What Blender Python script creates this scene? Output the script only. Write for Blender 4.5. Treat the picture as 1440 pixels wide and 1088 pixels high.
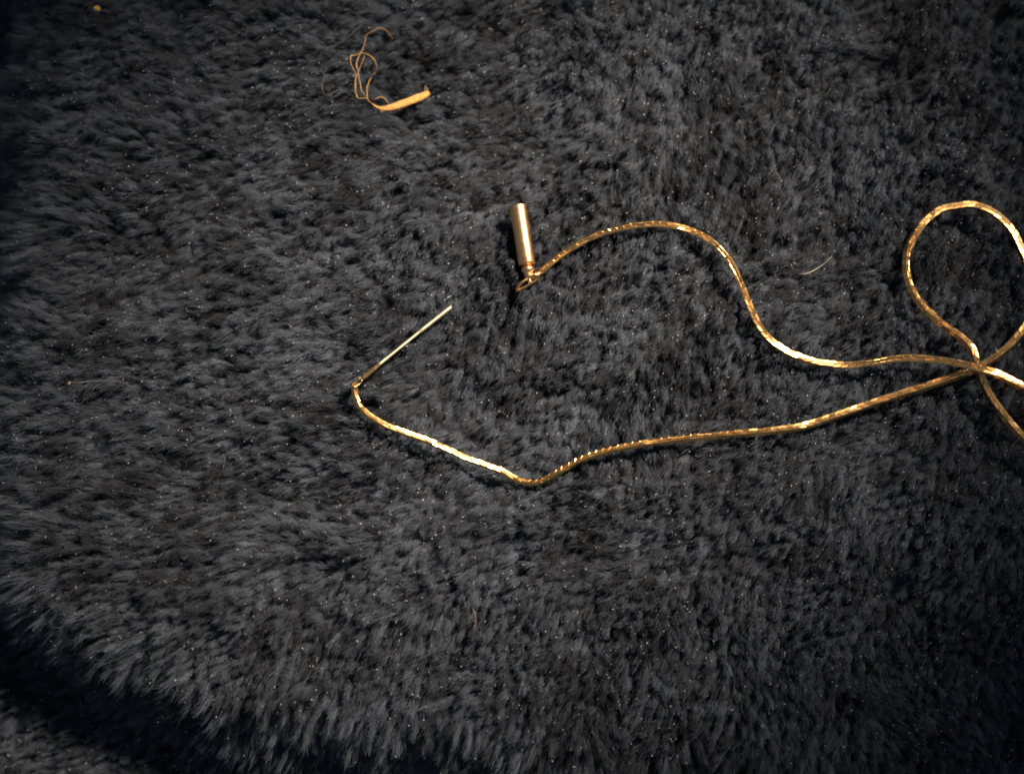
import bpy, bmesh, math, random
import numpy as np
from mathutils import Vector, Matrix

for _o in list(bpy.data.objects):
    bpy.data.objects.remove(_o)
random.seed(4)
rng = np.random.default_rng(11)
S = bpy.context.scene
COL = S.collection
MM = 0.001

# ------------------------------------------------------------------ camera
cam_d = bpy.data.cameras.new("camera")
cam = bpy.data.objects.new("camera", cam_d)
COL.objects.link(cam)
cam_d.sensor_width = 36.0
cam_d.lens = 40.0
cam_d.clip_start = 0.01
cam_d.clip_end = 20.0
PILE = 3.1                                   # mm, mean height of the pile top
TILT = math.radians(9)
DIST = 0.1555
cam.location = (0.0, -DIST * math.sin(TILT), DIST * math.cos(TILT) + PILE * MM)
cam.rotation_euler = (TILT, 0, 0)
cam_d.dof.use_dof = True
cam_d.dof.focus_distance = DIST
cam_d.dof.aperture_fstop = 9.0
S.camera = cam
CR = cam.rotation_euler.to_matrix()
CP = Vector(cam.location)


def at(px, py, zmm=PILE):
    """photo pixel (1440 x 1088) to a point in mm on the level z = zmm"""
    u = (px - 720) / 1440 * 36 / 40
    v = (544 - py) / 1440 * 36 / 40
    d = CR @ Vector((u, v, -1))
    t = (zmm * MM - CP.z) / d.z
    p = CP + d * t
    return np.array([p.x / MM, p.y / MM, zmm])


# ------------------------------------------------------------------ world, lamps, exposure
W = bpy.data.worlds.new("World")
S.world = W
W.use_nodes = True
bg = W.node_tree.nodes["Background"]
bg.inputs[0].default_value = (0.62, 0.76, 1.0, 1)
bg.inputs[1].default_value = 0.15

L_DIR = Vector((0.54, 0.47, 0.70)).normalized()
aim = Vector((-0.003, 0.009, 0))
ld = bpy.data.lights.new("desk_lamp_bulb", "SPOT")
ld.energy = 25.0
ld.color = (1.0, 0.85, 0.68)
ld.shadow_soft_size = 0.028
ld.spot_size = math.radians(20.5)
ld.spot_blend = 1.0
lo = bpy.data.objects.new("desk_lamp_bulb", ld)
lo.location = aim + L_DIR * 0.42
lo.rotation_euler = (-L_DIR).to_track_quat('-Z', 'Y').to_euler()
COL.objects.link(lo)
LPOS = np.array(lo.location) / MM
CPOS = np.array(CP) / MM

S.view_settings.view_transform = 'Standard'
S.view_settings.look = 'None'
S.view_settings.exposure = 0.0
S.view_settings.gamma = 1.0
S.render.engine = 'CYCLES'
S.cycles.max_bounces = 6
S.cycles.filter_width = 1.7
S.cycles.glossy_bounces = 4
S.cycles_curves.shape = 'RIBBONS'
S.cycles_curves.subdivisions = 2


# ------------------------------------------------------------------ helpers
def mat(name):
    m = bpy.data.materials.new(name)
    m.use_nodes = True
    nt = m.node_tree
    return m, nt, nt.nodes["Principled BSDF"]


def mesh_obj(name, verts, faces, material, parent=None, smooth=False):
    """verts in mm"""
    me = bpy.data.meshes.new(name)
    me.from_pydata([tuple(float(c) * MM for c in v) for v in verts], [], faces)
    me.materials.append(material)
    if smooth:
        me.polygons.foreach_set("use_smooth", [True] * len(me.polygons))
    me.update()
    o = bpy.data.objects.new(name, me)
    COL.objects.link(o)
    if parent is not None:
        o.parent = parent
        o.matrix_parent_inverse = parent.matrix_basis.inverted()
    return o


def tag(o, label=None, cat=None, group=None, kind=None):
    for k, v in (("label", label), ("category", cat), ("group", group), ("kind", kind)):
        if v:
            o[k] = v
    return o


def root(name, p):
    e = bpy.data.objects.new(name, None)
    e.location = [float(c) * MM for c in p]
    e.empty_display_size = 0.003
    COL.objects.link(e)
    return e


def catmull(P, step=0.25):
    P = np.asarray(P, float)
    P = np.vstack([2 * P[0] - P[1], P, 2 * P[-1] - P[-2]])
    out = []
    for i in range(1, len(P) - 2):
        p0, p1, p2, p3 = P[i - 1:i + 3]
        n = max(2, int(np.linalg.norm(p2[:3] - p1[:3]) / step))
        for k in range(n):
            t = k / n
            out.append(0.5 * ((2 * p1) + (-p0 + p2) * t + (2 * p0 - 5 * p1 + 4 * p2 - p3) * t * t
                              + (-p0 + 3 * p1 - 3 * p2 + p3) * t ** 3))
    out.append(P[-2])
    return np.array(out)


def resample(P, step):
    seg = np.linalg.norm(np.diff(P[:, :3], axis=0), axis=1)
    s = np.concatenate([[0], np.cumsum(seg)])
    n = int(s[-1] / step)
    q = np.arange(n + 1) * step
    return np.stack([np.interp(q, s, P[:, k]) for k in range(P.shape[1])], 1), q


def norm(v):
    return v / (np.linalg.norm(v) + 1e-12)


def tube(P, R, sides=10, cap=True, squash=1.0, up=(0, 0, 1)):
    """tube along P (n,3), radius R scalar or per point; squash flattens vertically"""
    P = np.asarray(P, float)
    n = len(P)
    R = np.full(n, R) if np.isscalar(R) else np.asarray(R, float)
    T = np.gradient(P, axis=0)
    V, F = [], []
    ref = np.array(up, float)
    for i in range(n):
        t = norm(T[i])
        s = norm(np.cross(t, ref))
        b = np.cross(s, t)
        for k in range(sides):
            a = 2 * math.pi * k / sides
            V.append(P[i] + s * math.cos(a) * R[i] + b * math.sin(a) * R[i] * squash)
    for i in range(n - 1):
        for k in range(sides):
            a, b2 = i * sides + k, i * sides + (k + 1) % sides
            F.append((a, b2, b2 + sides, a + sides))
    if cap:
        F.append(tuple(range(sides))[::-1])
        F.append(tuple(range((n - 1) * sides, n * sides)))
    return V, F


def join(parts):
    V, F = [], []
    for v, f in parts:
        o = len(V)
        V += list(v)
        F += [tuple(i + o for i in q) for q in f]
    return V, F


def vnoise(x, y, seed, scale):
    """smooth value noise, -1..1, x y in mm"""
    r = np.random.default_rng(seed)
    G = r.uniform(-1, 1, (128, 128))
    u, v = x / scale + 500.3, y / scale + 500.7
    iu, iv = np.floor(u).astype(int), np.floor(v).astype(int)
    fu, fv = u - iu, v - iv
    fu, fv = fu * fu * fu * (fu * (fu * 6 - 15) + 10), fv * fv * fv * (fv * (fv * 6 - 15) + 10)
    g = lambda a, b: G[a % 128, b % 128]
    return ((g(iu, iv) * (1 - fu) + g(iu + 1, iv) * fu) * (1 - fv)
            + (g(iu, iv + 1) * (1 - fu) + g(iu + 1, iv + 1) * fu) * fv)


def sstep(a, b, x):
    t = np.clip((x - a) / (b - a), 0, 1)
    return t * t * (3 - 2 * t)


# ------------------------------------------------------------------ the blanket's shape
# edge of the upper fold, seen running down the left side and round the bottom-left corner
FOLD = np.array([at(*p)[:2] for p in [(60, -400), (38, -120), (18, 60), (14, 250), (2, 420), (-14, 600), (-6, 760),
                                      (40, 860), (105, 925), (190, 975), (290, 1018), (420, 1046), (560, 1062),
                                      (700, 1082), (840, 1092), (960, 1084), (1060, 1100), (1200, 1140), (1500, 1180), (1800, 1200)]])
FOLD = catmull(np.c_[FOLD, np.zeros(len(FOLD))], 2.0)[:, :2]


def fold_dist(x, y):
    """signed mm from the fold edge, positive on the upper layer"""
    shp = x.shape
    X = np.stack([x.ravel(), y.ravel()], 1)
    best = np.full(len(X), 1e9)
    sign = np.ones(len(X))
    for a, b in zip(FOLD[:-1], FOLD[1:]):
        ab = b - a
        t = np.clip(((X - a) @ ab) / (ab @ ab), 0, 1)
        q = X - (a + t[:, None] * ab)
        d = np.hypot(q[:, 0], q[:, 1])
        c = ab[0] * (X[:, 1] - a[1]) - ab[1] * (X[:, 0] - a[0])
        m = d < best - 1e-9
        best[m] = d[m]
        sign[m] = np.where(c[m] >= 0, 1, -1)
    return (best * sign).reshape(shp)


GX0, GX1, GY0, GY1, GS = -100.0, 100.0, -78.0, 82.0, 0.5
gx = np.arange(GX0, GX1 + GS / 2, GS)
gy = np.arange(GY0, GY1 + GS / 2, GS)
GXX, GYY = np.meshgrid(gx, gy)


def vec_dist(px, py, x, y, ang=0, ax=1.0):
    c = at(px, py)[:2]
    dx, dy = x - c[0], y - c[1]
    a = math.radians(ang)
    u, v = dx * math.cos(a) + dy * math.sin(a), -dx * math.sin(a) + dy * math.cos(a)
    return np.hypot(u / ax, v)


def surface(x, y):
    h = 0.7 * vnoise(x, y, 3, 34) + 0.6 * vnoise(x, y, 4, 15) + 0.22 * vnoise(x, y, 5, 6)
    for px, py, ang, ax, r, d in GROOVES:
        h = h - d * np.exp(-(vec_dist(px, py, x, y, ang, ax) / r) ** 2)
    s = fold_dist(x, y) + 1.2 * vnoise(x, y, 6, 7)
    # rolled edge: a soft shoulder that turns down and ends on the lower layer
    h = h - 15.0 * (1 - sstep(-8.0, 4.5, s)) - 1.0 * np.exp(-((s - 2) / 5) ** 2)
    return h


# soft dents and creases of the cloth (photo px, angle, stretch, radius mm, depth mm)
GROOVES = [(430, 790, 5, 3.0, 9, -2.2), (930, 110, 80, 2.2, 8, -1.8), (620, 110, 60, 1.6, 9, 1.8), (1230, 860, -35, 3, 9, 1.8), (250, 330, 20, 3, 6, 1.0),
           (1150, 650, 15, 2.5, 6, -.8), (1330, 150, 80, 2, 7, -.8), (980, 830, 10, 2.5, 6, 1.2), (120, 180, 70, 2.5, 7, 1.2), (620, 920, 5, 3, 4, 1.3), (540, 592, -20, 1.3, 9, -1.7), (1068, 445, -20, 1.3, 7, -1.3), (1218, 10, 88, 5, 2.0, 2.2), (1068, 130, 85, 4, 1.3, 1.2), (640, 60, 20, 2, 8, 1.2), (640, 240, 10, 3, 4, 0.8),
           (900, 170, 80, 3, 2.0, 0.9), (600, 985, 60, 3, 1.6, 1.2), (880, 1060, 85, 3, 3, 2.5), (1010, 1070, 85, 3, 2.2, 2.2),
           (1180, 900, -35, 4, 5, 1.4), (1330, 840, -40, 4, 5, 1.2), (500, 905, -4, 6, 1.5, 1.0), (1040, 430, 70, 3, 3.5, 1.0),
           (1120, 720, 20, 4, 3, 0.9), (820, 790, 0, 5, 2.0, 0.6), (330, 480, 5, 4, 1.6, 0.7), (160, 120, 10, 5, 1.8, 0.9),
           (980, 960, 70, 3, 3, 1.2), (1300, 980, 80, 3, 4, 1.3)]
HG = surface(GXX, GYY)
SG = fold_dist(GXX, GYY)


def grid_at(G, x, y):
    u = np.clip((x - GX0) / GS, 0, len(gx) - 1.001)
    v = np.clip((y - GY0) / GS, 0, len(gy) - 1.001)
    i, j = u.astype(int), v.astype(int)
    fu, fv = u - i, v - j
    return ((G[j, i] * (1 - fu) + G[j, i + 1] * fu) * (1 - fv) + (G[j + 1, i] * (1 - fu) + G[j + 1, i + 1] * fu) * fv)


def H(x, y):
    return float(grid_at(HG, np.array([float(x)]), np.array([float(y)]))[0])


def on(px, py, lift=0.0):
    """point on top of the pile under a photo pixel, lifted by lift mm"""
    z = PILE
    for _ in range(4):
        p = at(px, py, z)
        z = H(p[0], p[1]) + PILE + lift
    return at(px, py, z)


# ------------------------------------------------------------------ materials
def gold(name, col, rough, bump=0.0, scale=9000):
    m, nt, b = mat(name)
    b.inputs["Metallic"].default_value = 1
    b.inputs["Base Color"].default_value = (*col, 1)
    b.inputs["Roughness"].default_value = rough
    tc = nt.nodes.new("ShaderNodeTexCoord")
    n = nt.nodes.new("ShaderNodeTexNoise")
    n.inputs["Scale"].default_value = scale * 0.1
    n.inputs["Detail"].default_value = 4
    nt.links.new(tc.outputs["Object"], n.inputs["Vector"])
    mr = nt.nodes.new("ShaderNodeMapRange")
    mr.inputs[3].default_value = rough * 0.75
    mr.inputs[4].default_value = rough * 1.35
    nt.links.new(n.outputs["Fac"], mr.inputs[0])
    nt.links.new(mr.outputs[0], b.inputs["Roughness"])
    mx = nt.nodes.new("ShaderNodeMix")
    mx.data_type = 'RGBA'
    mx.inputs[6].default_value = (*[c * 0.82 for c in col], 1)
    mx.inputs[7].default_value = (*col, 1)
    nt.links.new(n.outputs["Fac"], mx.inputs[0])
    nt.links.new(mx.outputs[2], b.inputs["Base Color"])
    if bump:
        bp = nt.nodes.new("ShaderNodeBump")
        bp.inputs["Strength"].default_value = bump
        bp.inputs["Distance"].default_value = 0.00003
        nt.links.new(n.outputs["Fac"], bp.inputs["Height"])
        nt.links.new(bp.outputs[0], b.inputs["Normal"])
    return m


M_CHAIN = gold("chain_gold", (1.0, 0.61, 0.24), 0.28, 0.2)
M_BARREL = gold("barrel_gold", (1.0, 0.60, 0.29), 0.34, 0.35, 14000)
M_PIN = gold("pin_pale_gold", (1.0, 0.86, 0.54), 0.42, 0.1, 5000)
M_RING = gold("ring_gold", (1.0, 0.62, 0.26), 0.25, 0.1)


def cloth_mat(name, col, rough=0.9, trans=0.0, var=0.3, scale=900):
    m, nt, b = mat(name)
    tc = nt.nodes.new("ShaderNodeTexCoord")
    n = nt.nodes.new("ShaderNodeTexNoise")
    n.inputs["Scale"].default_value = scale
    n.inputs["Detail"].default_value = 3
    nt.links.new(tc.outputs["Object"], n.inputs["Vector"])
    mx = nt.nodes.new("ShaderNodeMix")
    mx.data_type = 'RGBA'
    mx.inputs[6].default_value = (*[c * (1 - var) for c in col], 1)
    mx.inputs[7].default_value = (*[min(1, c * (1 + var)) for c in col], 1)
    nt.links.new(n.outputs["Fac"], mx.inputs[0])
    nt.links.new(mx.outputs[2], b.inputs["Base Color"])
    b.inputs["Roughness"].default_value = rough
    bp = nt.nodes.new("ShaderNodeBump")
    bp.inputs["Strength"].default_value = 0.5
    bp.inputs["Distance"].default_value = 0.0001
    nt.links.new(n.outputs["Fac"], bp.inputs["Height"])
    nt.links.new(bp.outputs[0], b.inputs["Normal"])
    return m


M_BASE = cloth_mat("blanket_backing_knit", (0.010, 0.010, 0.012), 1.0)
M_ORANGE = cloth_mat("orange_woven_thread", (0.58, 0.31, 0.085), 0.8, scale=1800)
M_STRAND = cloth_mat("orange_loose_strand", (0.36, 0.21, 0.09), 0.6)
M_PALE = cloth_mat("grey_lint", (0.085, 0.085, 0.085), 0.7)
M_HAIR = cloth_mat("pale_hair", (0.30, 0.26, 0.21), 0.5)
M_PINK = cloth_mat("pinkish_crumb", (0.28, 0.19, 0.16), 0.8)

# pile fibre: a matt black-grey synthetic; a few carry pale painted-in glints near the tip
M_PILE, nt, b = mat("pile_fibre")
at_n = nt.nodes.new("ShaderNodeAttribute")
at_n.attribute_name = "tone"
cr = nt.nodes.new("ShaderNodeValToRGB")
cr.color_ramp.elements[0].color = (0.010, 0.012, 0.017, 1)
cr.color_ramp.elements[1].color = (0.112, 0.131, 0.166, 1)
nt.links.new(at_n.outputs["Fac"], cr.inputs[0])
nt.links.new(cr.outputs[0], b.inputs["Base Color"])
b.inputs["Roughness"].default_value = 0.62
b.inputs["Specular IOR Level"].default_value = 0.35
at_g = nt.nodes.new("ShaderNodeAttribute")
at_g.attribute_name = "glint"
b2 = nt.nodes.new("ShaderNodeBsdfPrincipled")
b2.inputs["Base Color"].default_value = (0.78, 0.80, 0.86, 1)  # near-white colour that paints the sparkle onto a dark fibre
b2.inputs["Roughness"].default_value = 0.22
b2.inputs["Specular IOR Level"].default_value = 1.0
ms = nt.nodes.new("ShaderNodeMixShader")
nt.links.new(at_g.outputs["Fac"], ms.inputs[0])
nt.links.new(b.outputs[0], ms.inputs[1])
nt.links.new(b2.outputs[0], ms.inputs[2])
nt.links.new(ms.outputs[0], nt.nodes["Material Output"].inputs[0])

# ------------------------------------------------------------------ the earring's course (photo px, lift above pile mm, roll flag)
# one chain from the pin, out of the frame on the right, round three loops and back to the barrel
COURSE = [
    (498, 543, 1.1, 0), (500, 556, 1.0, 0), (507, 572, .8, 0), (523, 587, .7, .6), (552, 602, .7, 1), (597, 618, .75, 1), (628, 631, .7, 1), (658, 645, .55, 1), (702, 661, .25, 1),
    (722, 672, -.15, .6), (742, 678, -.55, 0), (762, 676, -.3, 0), (792, 660, .2, 0), (830, 641, .4, 0), (880, 628, .5, .1), (940, 619, .5, .1), (1010, 612, .5, .1),
    (1080, 606, .5, .25), (1125, 600, .6, .9), (1165, 588, .5, .5), (1215, 571, .6, .5), (1270, 553, .6, .5), (1330, 534, .6, .2), (1375, 517, .7, 0),
    (1408, 496, .9, .3), (1432, 472, 1., .5), (1452, 440, 1.2, .5), (1458, 405, 1.6, .7), (1444, 370, 1.6, 1), (1426, 330, 1.6, .7), (1402, 303, 1.4, .7),
    (1372, 289, 1.0, 1), (1345, 290, .9, 1), (1318, 297, .8, .6), (1293, 320, .8, .4), (1277, 352, .8, .2), (1276, 388, .8, .1), (1290, 420, .8, .1),
    (1318, 450, .9, .2), (1348, 472, 1.1, .5), (1366, 490, 1.4, 1), (1372, 508, 1.7, .5), (1379, 528, 1.3, .8), (1392, 556, 1.1, .9), (1415, 588, 1.3, .6), (1438, 614, 1.7, .8),
    (1466, 634, 1.7, .8), (1498, 634, 1.7, .5), (1512, 604, 1.8, .5), (1496, 572, 2.1, .6), (1466, 557, 2.3, .8), (1436, 543, 2.5, 1), (1405, 527, 2.6, 1), (1378, 518, 2.6, .6),
    (1345, 510, 2.0, .1), (1310, 505, 1.0, .1), (1270, 503, .7, 0), (1225, 509, .5, 0), (1190, 513, .4, .7), (1150, 510, .4, 1), (1118, 500, .4, 1), (1090, 484, .4, 1), (1070, 462, .5, .6),
    (1055, 432, .6, .4), (1040, 395, .6, .1), (1022, 362, .5, .1), (995, 336, .5, .3), (960, 321, .4, .5), (922, 315, .4, .2), (880, 319, .4, 0), (838, 331, .4, 0),
    (800, 351, .5, 0), (772, 372, .6, 0), (756, 386, .6, 0), (750, 392, .6, 0)]
CC = []
for px, py, lf, fl in COURSE:
    p = on(px, py, lf - 0.15)
    CC.append([*p, fl])
CC = catmull(CC, 0.2)
PITCH = 1.0
CH, CS = resample(CC, PITCH / 2)
CT = np.gradient(CH[:, :3], axis=0)
CT /= np.linalg.norm(CT, axis=1)[:, None]
# smoothed sag so that the height changes gently
WID, THK = 0.83, 0.72


def chain_frames():
    F = []
    for i in range(len(CH)):
        p, t = CH[i, :3], CT[i]
        v = norm(CPOS - p)
        l = norm(LPOS - p)
        h = norm(v + l)
        n_al = norm(h - t * (h @ t))                # flat turned to the lamp
        side = norm(np.cross(t, [0, 0, 1]))
        up = np.cross(side, t)
        a_al = math.atan2(n_al @ side, n_al @ up)
        a_off = a_al - math.radians(34)
        w = CH[i, 3]
        a = a_off + (a_al - a_off) * w + 0.10 * math.sin(CS[i] * 0.45) + 0.06 * math.sin(CS[i] * 1.7 + 1)
        up2 = up * math.cos(a) + side * math.sin(a)
        F.append((p, t, np.cross(t, up2), up2))
    return F


CF = chain_frames()


def link_block(p, t, s, u, row):
    """one slanted half-width plate of the cobra chain: 16 corners, rounded edges"""
    hw, hl, ht = WID * 0.245, PITCH * 0.50, THK / 2
    c = 0.055
    g = 0.90 + 0.24 * min(1, max(0, (p[0] + 5) / 60))
    hw, ht = hw * g, ht * g
    V, F = [], []
    sh = 0.38 * row                                   # slant of the ends
    # profile across (side, up): chamfered rectangle
    prof = [(-hw + c, ht), (hw - c, ht), (hw, ht - c), (hw, -ht + c), (hw - c, -ht), (-hw + c, -ht), (-hw, -ht + c), (-hw, ht - c)]
    for k, (lx, sc) in enumerate(((-hl, 0.78), (-hl + 0.09, 1.0), (hl - 0.09, 1.0), (hl, 0.78))):
        for a, bb in prof:
            side_off = row * WID * 0.235 * g
            V.append(p + t * (lx + sh * (a / hw) * hl) + s * (side_off + a * sc) + u * (bb * sc - .05 * (lx / hl)))
    for k in range(3):
        for q in range(8):
            a, b2 = k * 8 + q, k * 8 + (q + 1) % 8
            F.append((a, b2, b2 + 8, a + 8))
    F.append(tuple(range(8))[::-1])
    F.append(tuple(range(24, 32)))
    return V, F


def rot(v, axis, ang):
    return np.array(Matrix.Rotation(ang, 3, Vector(axis)) @ Vector(v))


parts = []
for i, (p, t, s, u) in enumerate(CF):
    row = 1 if i % 2 else -1
    off = 1 - CH[i, 3]
    a1, a2 = random.gauss(0, 0.03) + off * random.uniform(.0, .19), random.gauss(0, 0.03) + row * off * random.uniform(-.08, .28)
    t2, u2 = rot(t, s, a1), rot(u, s, a1)
    s2, u2 = rot(s, t2, a2), rot(u2, t2, a2)
    parts.append(link_block(p + u * random.gauss(0, 0.008), t2, s2, u2, row))
core = tube(CH[:, :3], 0.23, 6)
parts.append(core)
E0 = on(498, 543, 0.0)
EAR = root("threader_earring", E0)
tag(EAR, "looping gold chain earring with a stick pin and a small barrel at its ends", "earring")
ch = mesh_obj("chain", *join(parts), M_CHAIN, EAR)
ch["kind"] = "stuff"


# --- lathe along an axis
def lathe(a, b, prof, sides=28):
    """prof: (fraction or mm along, radius); a->b axis"""
    a, b = np.array(a, float), np.array(b, float)
    ax = norm(b - a)
    s = norm(np.cross(ax, [0, 0, 1]))
    u = np.cross(s, ax)
    V, F = [], []
    for d, r in prof:
        for k in range(sides):
            an = 2 * math.pi * k / sides
            V.append(a + ax * d + (s * math.cos(an) + u * math.sin(an)) * max(r, 0.001))
    for i in range(len(prof) - 1):
        for k in range(sides):
            q, w = i * sides + k, i * sides + (k + 1) % sides
            F.append((q, q + sides, w + sides, w))
    return V, F


def ring(c, n, rx, ry, wire, long_dir, k=26, sides=8):
    n = norm(np.array(n, float))
    x = norm(np.array(long_dir, float) - n * (np.array(long_dir) @ n))
    y = np.cross(n, x)
    V, F = [], []
    for i in range(k):
        a = 2 * math.pi * i / k
        rad = x * math.cos(a) * rx + y * math.sin(a) * ry
        out = norm(x * math.cos(a) / rx + y * math.sin(a) / ry)
        for j in range(sides):
            bb = 2 * math.pi * j / sides
            V.append(np.array(c) + rad + out * math.cos(bb) * wire + n * math.sin(bb) * wire)
    for i in range(k):
        for j in range(sides):
            a = i * sides + j
            b2 = i * sides + (j + 1) % sides
            c2 = ((i + 1) % k) * sides + (j + 1) % sides
            d = ((i + 1) % k) * sides + j
            F.append((a, d, c2, b2))
    return V, F


# barrel
BL = 0.95
b0, b1 = on(728, 289, BL), on(741, 373, BL - 0.1)
Lb = float(np.linalg.norm(b1 - b0))
R = 1.2
barrel = mesh_obj("barrel", *lathe(b0, b1, [(0.0, 0), (0.0, R * .55), (0.0, R * .80), (0.06, R * .92), (0.16, R * .985), (0.30, R), (1.5, R), (3, R), (4.5, R), (6, R),
                                            (Lb - .30, R), (Lb - .14, R * .97), (Lb - .04, R * .90), (Lb, R * .80), (Lb, 0)], 40), M_BARREL, EAR, True)
axb = norm(b1 - b0)
c0 = b1 - axb * 0.02
collar = mesh_obj("collar", *lathe(c0, c0 + axb, [(0, .60), (.10, .66), (.22, .66), (.30, .72), (.40, .88), (.62, .93), (.86, .88), (.98, .74), (1.08, .66), (1.30, .64),
                                                   (1.60, .62), (1.85, .52), (2.0, .36), (2.05, 0)], 28), M_BARREL, EAR, True)
# end tab and ring: a pointed oval seen almost edge on
eye = on(743, 393, BL - .25)
tip = on(727, 408, 0.45)
knot = on(753, 391, 0.65)
mesh_obj("eyelet", *ring(c0 + axb * 2.35, np.cross(axb, [0.2, 0, 1]), .52, .40, .15, axb), M_RING, EAR, True)
# hand-bent jump ring: teardrop through eyelet and chain end
tear = catmull([eye + [0.0, .1, .35], (eye + tip) / 2 + [-.25, .12, .45], tip + [0.02, .1, .15], tip + [0.12, -.06, -.05], (knot + tip) / 2 + [.15, -.22, .10],
                knot + [.2, -.25, .15], knot + [.35, .15, .3], knot + [-.1, .35, .5], eye + [0.0, .1, .35]], 0.08)
mesh_obj("jump_ring", *tube(tear, 0.21, 8, False), M_RING, EAR, True)
# crimped end of the chain
ct = norm(CH[-1, :3] - CH[-5, :3])
mesh_obj("chain_end_cap", *tube([CH[-1, :3] - ct * 1.0, CH[-1, :3] - ct * .6, CH[-1, :3], CH[-1, :3] + ct * .25], [.40, .52, .50, .3], 10), M_RING, EAR, True)

# stick pin: two wire gauges, crimp and closed loop round the first link
pa, pb, pc, pd = on(635, 431, .7), on(592, 465, 1.0), on(531, 514, 1.5), on(508, 533, 1.3)
pts, rad = [], []
for t in np.linspace(0, 1, 14):
    pts.append(pa + (pb - pa) * t); rad.append(0.30)
rad[0], rad[1] = 0.2, 0.29
for t in np.linspace(0.03, 1, 16):
    pts.append(pb + (pc - pb) * t); rad.append(0.24)
mesh_obj("stick_pin", *tube(np.array(pts), rad, 12), M_PIN, EAR, True)
dcr = norm(pd - pc)
sd = norm(np.cross(dcr, [0, 0, 1]))
mesh_obj("pin_crimp", *tube([pc - dcr * .5, pc - dcr * .2, pc + dcr * .6, pc + dcr * 1.4, pd - dcr * .4, pd + dcr * .1], [.18, .27, .36, .33, .34, .22], 8, True, .8), M_CHAIN, EAR)
lp = catmull([pd + sd * .18, pd + dcr * .6 + sd * .34, pd + dcr * 1.25 + sd * .26, pd + dcr * 1.55, pd + dcr * 1.25 - sd * .30 + [0, 0, .2], pd + dcr * .5 - sd * .36, pd - sd * .18], .08)
mesh_obj("pin_loop", *tube(lp, .15, 8), M_RING, EAR, True)
mesh_obj("pin_link", *ring((CH[0, :3] + pd + dcr * 1.2) / 2, [.3, .9, .35], .62, .42, .14, [.2, -.6, .6]), M_RING, EAR, True)

# ------------------------------------------------------------------ small things lying on the fur
press = []                                             # (point, half width) that hold the pile down


def hold(P, hw, gap=0.0):
    for q in P:
        press.append((q[0], q[1], q[2] - gap, hw))


hold(CH[:, :3], .40, .33)
hold(np.linspace(b0 - axb * .3, b1 + axb * 2.4, 50), 1.2, 1.0)
hold(np.array(pts)[:, :3], .22, .2)
hold(np.linspace(pc, pd + dcr * 1.6, 14), .35, .35)
hold(tear, .2, .1)

# frayed orange thread
TS = root("thread_scrap", on(545, 150))
tag(TS, "short orange piece of woven thread with a frayed tail of fine strands", "thread")
tp = [on(603.5, 130.5, .75), on(592, 136, .8), on(578, 141.5, .8), on(563, 147, .7), on(550, 151, .6), on(540, 153, .45), on(531, 151, .3), on(524, 146.5, .2)]
tw = [.30, .46, .48, .45, .40, .30, .17, .07]
TP = catmull([[*p, w] for p, w in zip(tp, tw)], .12)
tape_parts = []
nf = 15
for k in range(nf):                                    # the cut end is a bundle of parallel yarn fibres
    o = (k / (nf - 1) - .5) * 2
    P = []
    T = np.gradient(TP[:, :3], axis=0)
    ph = random.uniform(0, 6)
    for i in range(len(TP)):
        s = norm(np.cross(T[i], [0, 0, 1]))
        w = TP[i, 3]
        P.append(TP[i, :3] + s * o * w * .92 + np.array([0, 0, 1]) * (.16 * math.sqrt(max(0, 1 - o * o)) + .05 * math.sin(i * .35 + ph)) * w / .5)
    cut = random.randint(0, 3)
    tape_parts.append(tube(np.array(P)[cut:], [max(.03, .115 * TP[i, 3] / .5) for i in range(cut, len(TP))], 6))
under = tube(TP[:, :3] - [0, 0, .05], TP[:, 3] * .93, 12, True, .35)
tape_parts.append(under)
mesh_obj("woven_end", *join(tape_parts), M_ORANGE, TS)
fuzz = []
for k in range(70):
    i = random.randint(0, int(len(TP) * .85))
    s_ = norm(np.cross(T[i], [0, 0, 1])) * random.choice([-1, 1])
    q0 = TP[i, :3] + s_ * TP[i, 3] * .8
    dd = norm(s_ + norm(T[i]) * random.uniform(-2.2, 2.2) + np.array([0, 0, random.uniform(-.2, .6)]))
    ln = random.uniform(.15, .55)
    bend = np.array([random.uniform(-1, 1), random.uniform(-1, 1), 0]) * ln * .4
    fuzz.append(tube(np.array([q0, q0 + dd * ln * .5 + bend * .3, q0 + dd * ln + bend]), [.028, .024, .012], 4))
fz_o = mesh_obj("fuzz", *join(fuzz), M_STRAND, TS)
fz_o["kind"] = "stuff"
hold(TP[:, :3], .42, .15)
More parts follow.
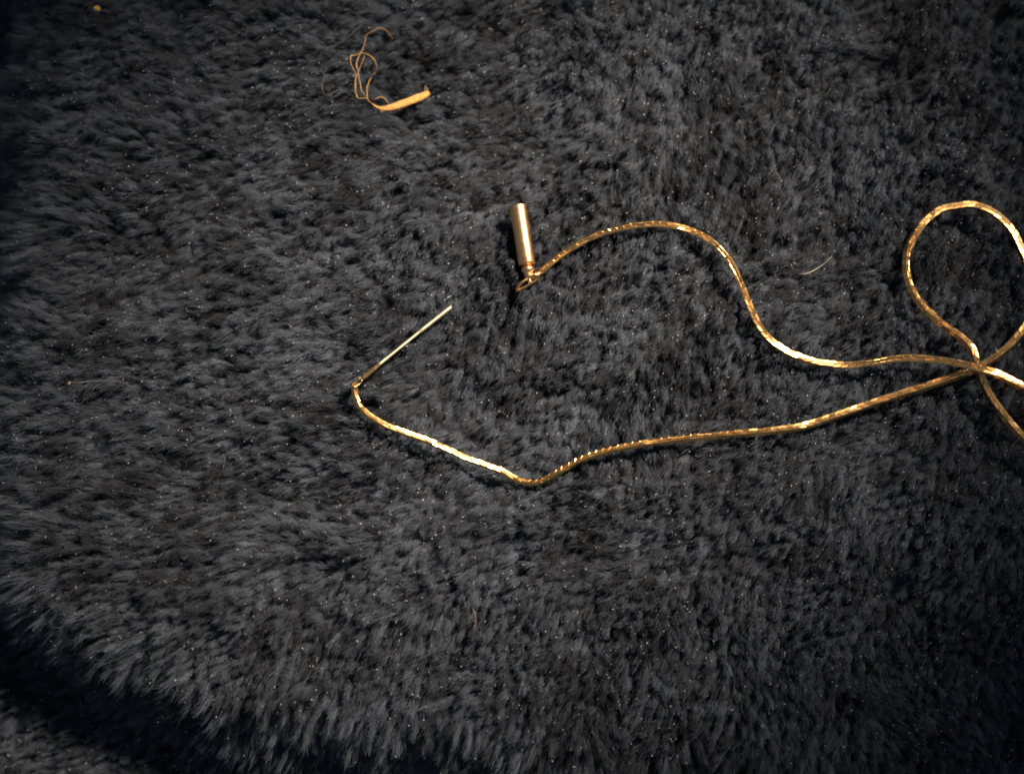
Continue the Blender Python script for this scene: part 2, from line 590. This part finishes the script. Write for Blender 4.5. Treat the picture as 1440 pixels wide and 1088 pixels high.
STR = [
    ([(526, 149), (519, 142), (516, 131), (518, 118), (526, 105), (530, 95), (527, 85), (519, 78), (509, 76), (500, 77), (494, 79), (493, 87), (497, 99), (500, 110), (501, 124), (502, 138),
      (509, 137.5), (516, 138)], .06, M_ORANGE),
    ([(504, 100), (503, 88), (508, 73), (513, 60), (516, 50), (524, 44), (534, 39.5), (543, 43), (548, 50), (553, 55)], .07, M_STRAND),
    ([(514, 136), (508, 126), (505, 112), (502, 98), (503, 84), (507, 74), (504, 71)], .085, M_STRAND),
    ([(503, 137), (499, 122), (502, 105), (507, 92), (512, 78)], .08, M_STRAND),
    ([(548, 146), (541, 139), (535, 136.5), (528, 139), (522, 139)], .08, M_STRAND),
    ([(497, 95), (488, 89), (477, 88), (465, 92), (457, 101), (454, 115), (453, 127), (461, 133), (474, 128), (486, 129), (495, 136), (501, 139)], .06, M_PALE),
    ([(598, 132), (599, 126), (598.5, 121)], .07, M_STRAND), ([(600, 131), (602, 126), (600, 123)], .06, M_STRAND),
    ([(508, 39), (495, 48), (478, 58), (466, 67), (452, 70)], .055, M_PALE),
    ([(461, 131), (470, 121), (480, 127), (470, 136), (458, 131)], .05, M_PALE),
]
for k, (pp, r, m_) in enumerate(STR):
    P = catmull([on(x + random.gauss(0, .5), y + random.gauss(0, .5), .45 + .35 * math.sin(i * 1.3 + k)) for i, (x, y) in enumerate(pp)], .25)
    n = len(P)
    if k == 0:                                         # a two-ply strand
        P = P + np.array([[0, 0, 0]])
    ph1, ph2 = random.uniform(0, 6), random.uniform(0, 6)
    P = P + np.array([[.05 * math.sin(i * .31 + ph1) + .035 * math.sin(i * .83 + ph2), .05 * math.cos(i * .27 + ph2) + .03 * math.sin(i * .7), .05 * math.sin(i * .4)] for i in range(n)])
    rr = [r * (0.5 + .4 * math.sin(math.pi * min(1, .12 + i / n)) + .14 * math.sin(i * .5 + ph1)) for i in range(n)]
    o = mesh_obj("loose_strand", *tube(P, rr, 6), m_, TS, True)
    hold(P[::2], .06 if r < .07 else .12, .1)


def strand(name, pp, r, m_, label, cat, lift=.5, group=None):
    P = catmull([on(x, y, lift + .25 * math.sin(i * 1.9)) for i, (x, y) in enumerate(pp)], .25)
    n = len(P)
    rr = [r * (0.35 + .65 * math.sin(math.pi * min(.93, .1 + i / n))) for i in range(n)]
    o = mesh_obj(name, *tube(P, rr, 6), m_, None, True)
    tag(o, label, cat, group)
    hold(P[::2], .10, .1)
    return o


strand("stray_hair", [(1124, 385), (1132, 385), (1143, 381), (1156, 373), (1165, 365), (1169, 361)], .07, M_HAIR,
       "pale curved stray hair on the fur between the big chain bend and the right-hand loop", "hair")
strand("lint_fibre", [(100, 538), (112, 538), (126, 536), (142, 535.5), (160, 536), (180, 538)], .11, M_PALE,
       "straight faint grey lint fibre with a pinkish bead at its left end", "lint", .62)
strand("short_hair", [(313, 637), (316, 645), (315.5, 653), (312, 661)], .06, M_PALE,
       "tiny faint upright hair on the fur left of the pin and below its height", "hair")
strand("reddish_hair", [(664, 855), (668, 862), (669, 874), (666, 888)], .055, M_PINK,
       "short reddish curved hair on the fur well below the chain's lowest bend", "hair")
strand("clipped_fibre", [(627, 421), (630, 418), (634, 416)], .085, M_HAIR,
       "minute pale clipped fibre just above the tip of the stick pin", "lint")
strand("fine_hair", [(372, 960), (379, 950), (386, 945), (393, 940)], .05, M_PALE, "very fine grey hair near the lower left fold of the fur", "hair")


def crumb(name, px, py, r, m_, label, lift=.4, flat=.7, seed=1):
    bm = bmesh.new()
    bmesh.ops.create_icosphere(bm, subdivisions=2, radius=r * MM)
    rr = random.Random(seed)
    for v in bm.verts:
        k = 1 + rr.uniform(-.22, .22)
        v.co = Vector((v.co.x * k * 1.1, v.co.y * k * .9, v.co.z * k * flat))
    me = bpy.data.meshes.new(name)
    bm.to_mesh(me)
    bm.free()
    me.materials.append(m_)
    o = bpy.data.objects.new(name, me)
    p = on(px, py, lift)
    o.location = [c * MM for c in p]
    COL.objects.link(o)
    tag(o, label, "crumb")
    hold([p], r, r * .5)
    return o


crumb("orange_crumb", 136, 12, .45, M_ORANGE, "tiny orange crumb near the top left corner of the fur", seed=2)
crumb("pink_crumb", 98, 539, .24, M_PINK, "tiny pinkish bead of fluff at the left end of the grey lint fibre", seed=3)
crumb("speck", 271, 912, .13, M_PINK, "minute pinkish speck on the fur above the bottom-left fold", seed=4)
crumb("speck", 471, 1071, .2, M_PINK, "minute pinkish speck on the lower layer at the bottom edge", seed=5)

# ------------------------------------------------------------------ blanket: backing sheet and pile
BL_ROOT = root("fur_blanket", (0, 0, -1))
tag(BL_ROOT, "black deep-pile plush fur blanket, folded over at the bottom left, under the gold earring", "blanket")
ny, nx = GXX.shape
verts = np.stack([GXX.ravel(), GYY.ravel(), HG.ravel() - 0.3], 1)
idx = np.arange(nx * ny).reshape(ny, nx)
faces = np.stack([idx[:-1, :-1], idx[:-1, 1:], idx[1:, 1:], idx[1:, :-1]], -1).reshape(-1, 4)
base = mesh_obj("backing", verts, [tuple(int(i) for i in f) for f in faces], M_BASE, BL_ROOT, True)

# pressed-down height field (mm): highest z that the pile may have
PG = 0.2
pxs = np.arange(GX0, GX1, PG)
pys = np.arange(GY0, GY1, PG)
CAP = np.full((len(pys), len(pxs)), 99.0)
for x, y, z, hw in press:
    r = 1.6 + hw
    i0, i1 = int((x - r - GX0) / PG), int((x + r - GX0) / PG) + 1
    j0, j1 = int((y - r - GY0) / PG), int((y + r - GY0) / PG) + 1
    i0, j0 = max(0, i0), max(0, j0)
    if i1 <= i0 or j1 <= j0 or i0 >= len(pxs) or j0 >= len(pys):
        continue
    dx = pxs[i0:i1][None, :] - x
    dy = pys[j0:j1][:, None] - y
    d = np.hypot(dx, dy)
    c = z + np.maximum(0, d - hw) * 2.8
    CAP[j0:j1, i0:i1] = np.minimum(CAP[j0:j1, i0:i1], c)


def cap_at(x, y):
    i = np.clip(((x - GX0) / PG + .5).astype(int), 0, len(pxs) - 1)
    j = np.clip(((y - GY0) / PG + .5).astype(int), 0, len(pys) - 1)
    return CAP[j, i]


# direction in which the nap lies (photo px -> degrees, the way the tips point)
NAP = [(40, 60, 190), (200, 60, 195), (200, 250, 190), (400, 60, 190), (420, 220, 195), (600, 60, 205), (600, 250, 215), (760, 60, 240), (740, 220, 230), (900, 80, 258), (900, 250, 250),
       (1050, 60, 250), (1050, 230, 262), (1200, 80, 240), (1200, 260, 255), (1370, 80, 255), (1370, 240, 240), (60, 450, 185), (240, 420, 195), (240, 560, 192), (400, 470, 215), (440, 640, 205),
       (560, 380, 220), (600, 520, 235), (640, 620, 235), (760, 500, 250), (880, 420, 255), (920, 560, 250), (1000, 520, 240), (1150, 430, 215), (1300, 400, 240), (1250, 620, 215), (1400, 600, 225),
       (100, 740, 190), (280, 700, 195), (420, 780, 190), (560, 760, 190), (700, 780, 185), (850, 760, 183), (980, 740, 190), (1150, 720, 225), (1350, 760, 220), (120, 850, 205), (240, 900, 220),
       (380, 930, 232), (520, 940, 240), (640, 960, 235), (760, 960, 245), (880, 980, 255), (1000, 920, 245), (1100, 1000, 262), (1200, 880, 215), (1300, 1000, 270), (1400, 900, 235), (1420, 1060, 268),
       (100, 1020, 200), (300, 1070, 215)]
NP = np.array([[*at(a, b)[:2], math.radians(c)] for a, b, c in NAP])


def nap(x, y):
    vx = np.zeros_like(x)
    vy = np.zeros_like(x)
    for a, b, c in NP:
        w = 1 / ((x - a) ** 2 + (y - b) ** 2 + 12.0) ** 1.6
        vx += w * math.cos(c)
        vy += w * math.sin(c)
    a = np.arctan2(vy, vx)
    a += 0.40 * vnoise(x, y, 21, 11) + 0.36 * vnoise(x, y, 22, 4.0)
    return a


# clumps
CSP = 0.94                                             # clump spacing, mm
cxs = np.arange(GX0 + 2, GX1 - 2, CSP)
cys = np.arange(GY0 + 2, GY1 - 2, CSP)
cX, cY = np.meshgrid(cxs, cys)
jit = 0.62 * CSP
cX = cX + rng.uniform(-jit, jit, cX.shape)
cY = cY + rng.uniform(-jit, jit, cY.shape)
cshape = cX.shape
cA = nap(cX.ravel(), cY.ravel()) + rng.normal(0, .17, cX.size)
cH = (1 + .34 * vnoise(cX.ravel(), cY.ravel(), 31, 1.9) + .34 * vnoise(cX.ravel(), cY.ravel(), 32, 6)) * rng.uniform(.60, 1.2, cX.size)
cH *= 1 + .18 * vnoise(cX.ravel(), cY.ravel(), 37, 1.3)
cL = .9 * rng.uniform(.7, 1.3, cX.size) * (1 + .2 * vnoise(cX.ravel(), cY.ravel(), 33, 9))
cT = np.clip(.42 + .22 * vnoise(cX.ravel(), cY.ravel(), 34, 4) + .12 * vnoise(cX.ravel(), cY.ravel(), 35, 13) + rng.normal(0, .2, cX.size), 0, 1)
cXf, cYf = cX.ravel(), cY.ravel()

N = 1550000
rx = rng.uniform(GX0 + 3, GX1 - 3, N)
ry = rng.uniform(GY0 + 3, GY1 - 3, N)
# denser inside the frame
vis = (np.abs(rx) < 80) & (ry > -62) & (ry < 66)
keep = vis | (rng.random(N) < .5)
rx, ry = rx[keep], ry[keep]
N = len(rx)
# nearest clump among the 3x3 grid cells, on a nap-stretched metric
ci = np.clip(((rx - cxs[0]) / CSP + .5).astype(int), 1, cshape[1] - 2)
cj = np.clip(((ry - cys[0]) / CSP + .5).astype(int), 1, cshape[0] - 2)
best = np.full(N, 1e9)
own = np.zeros(N, int)
for dj in (-1, 0, 1):
    for di in (-1, 0, 1):
        k = (cj + dj) * cshape[1] + (ci + di)
        ddx, ddy = rx - cXf[k], ry - cYf[k]
        ca, sa = np.cos(cA[k]), np.sin(cA[k])
        u, v = ddx * ca + ddy * sa, -ddx * sa + ddy * ca
        d = (u / 2.1) ** 2 + v ** 2
        m = d < best
        best[m] = d[m]
        own[m] = k[m]
ang = cA[own] + rng.normal(0, .20, N)
hz = grid_at(HG, rx, ry)
e = .6
nxv = -(grid_at(HG, rx + e, ry) - grid_at(HG, rx - e, ry)) / (2 * e)
nyv = -(grid_at(HG, rx, ry + e) - grid_at(HG, rx, ry - e)) / (2 * e)
nl = np.sqrt(nxv ** 2 + nyv ** 2 + 1)
nn = np.stack([nxv / nl, nyv / nl, 1 / nl], 1)
flatfac = np.clip(1.0 / nl, .3, 1)
top = 3.45 * cH[own] * rng.uniform(.62, 1.05, N)
# fibres at the rim of a clump are shorter: gaps look deep
top *= 1 - .68 * np.clip(best / (CSP * .62) ** 2, 0, 1)
lean = 1.75 * (1 - .30 * sstep(-18, -34, ry)) * cL[own] * rng.uniform(.8, 1.15, N)
K = 7
ts = np.linspace(0, 1, K)
P = np.zeros((N, K, 3))
dirx, diry = np.cos(ang), np.sin(ang)
over = np.where(rng.random(N) < .07, 1.0, 0.0)
w1, w2 = rng.normal(0, .11, (N, 2)), rng.normal(0, .20, (N, 2))
ph = rng.uniform(0, 6.28, N)
fz = rng.uniform(.04, .11, N)
offx, offy = (cXf[own] - rx), (cYf[own] - ry)
for k, t in enumerate(ts):
    hgt = top * (1 - (1 - t) ** 1.55)
    ln = lean * t ** 1.35
    pull = .50 * t ** 1.1
    P[:, k, 0] = rx + nn[:, 0] * hgt + dirx * ln + offx * pull + w1[:, 0] * math.sin(t * 5) + fz * np.sin(ph + t * 14) + w2[:, 0] * t * t
    P[:, k, 1] = ry + nn[:, 1] * hgt + diry * ln + offy * pull + w1[:, 1] * math.sin(t * 5) + fz * np.cos(ph + t * 14) + w2[:, 1] * t * t
    P[:, k, 2] = hz + nn[:, 2] * hgt - .15 * t * t * lean
    g = grid_at(HG, P[:, k, 0], P[:, k, 1])
    P[:, k, 2] = np.maximum(P[:, k, 2], g + .05)
    capz = cap_at(P[:, k, 0], P[:, k, 1]) + over
    P[:, k, 2] = np.minimum(P[:, k, 2], np.maximum(capz, g - .1))

rad = np.outer(rng.uniform(.015, .028, N), np.array([1, 1, 1, .95, .85, .65, .3]))
tone = np.clip(cT[own] + rng.normal(0, .10, N), 0, 1)
glint = np.zeros((N, K), np.float32)
gi = rng.random(N) < .012
glint[gi, K - 2] = 1
rad[gi, K - 2] = .045
rad[gi, K - 1] = .03
dv = P[gi, K - 1] - P[gi, K - 2]
dv = dv / (np.linalg.norm(dv, axis=1)[:, None] + 1e-9) * rng.uniform(.05, .16, (int(gi.sum()), 1))
P[gi, K - 1] = P[gi, K - 2] + dv
P[gi, K - 3] = P[gi, K - 2] - dv
P[gi, :, 2] += .08
# the painted glint stays a short spot, and its fibre stands a little proud
cu = bpy.data.hair_curves.new("pile")
cu.add_curves([K] * N)
cu.attributes["position"].data.foreach_set("vector", (P.reshape(-1, 3) * MM).astype(np.float32).ravel())
ra = cu.attributes.get("radius") or cu.attributes.new("radius", 'FLOAT', 'POINT')
ra.data.foreach_set("value", (rad.ravel() * MM).astype(np.float32))
ta = cu.attributes.new("tone", 'FLOAT', 'CURVE')
ta.data.foreach_set("value", tone.astype(np.float32))
ga = cu.attributes.new("glint", 'FLOAT', 'POINT')
ga.data.foreach_set("value", glint.ravel())
cu.materials.append(M_PILE)
pile = bpy.data.objects.new("pile", cu)
COL.objects.link(pile)
pile.parent = BL_ROOT
pile.matrix_parent_inverse = BL_ROOT.matrix_basis.inverted()
pile["kind"] = "stuff"
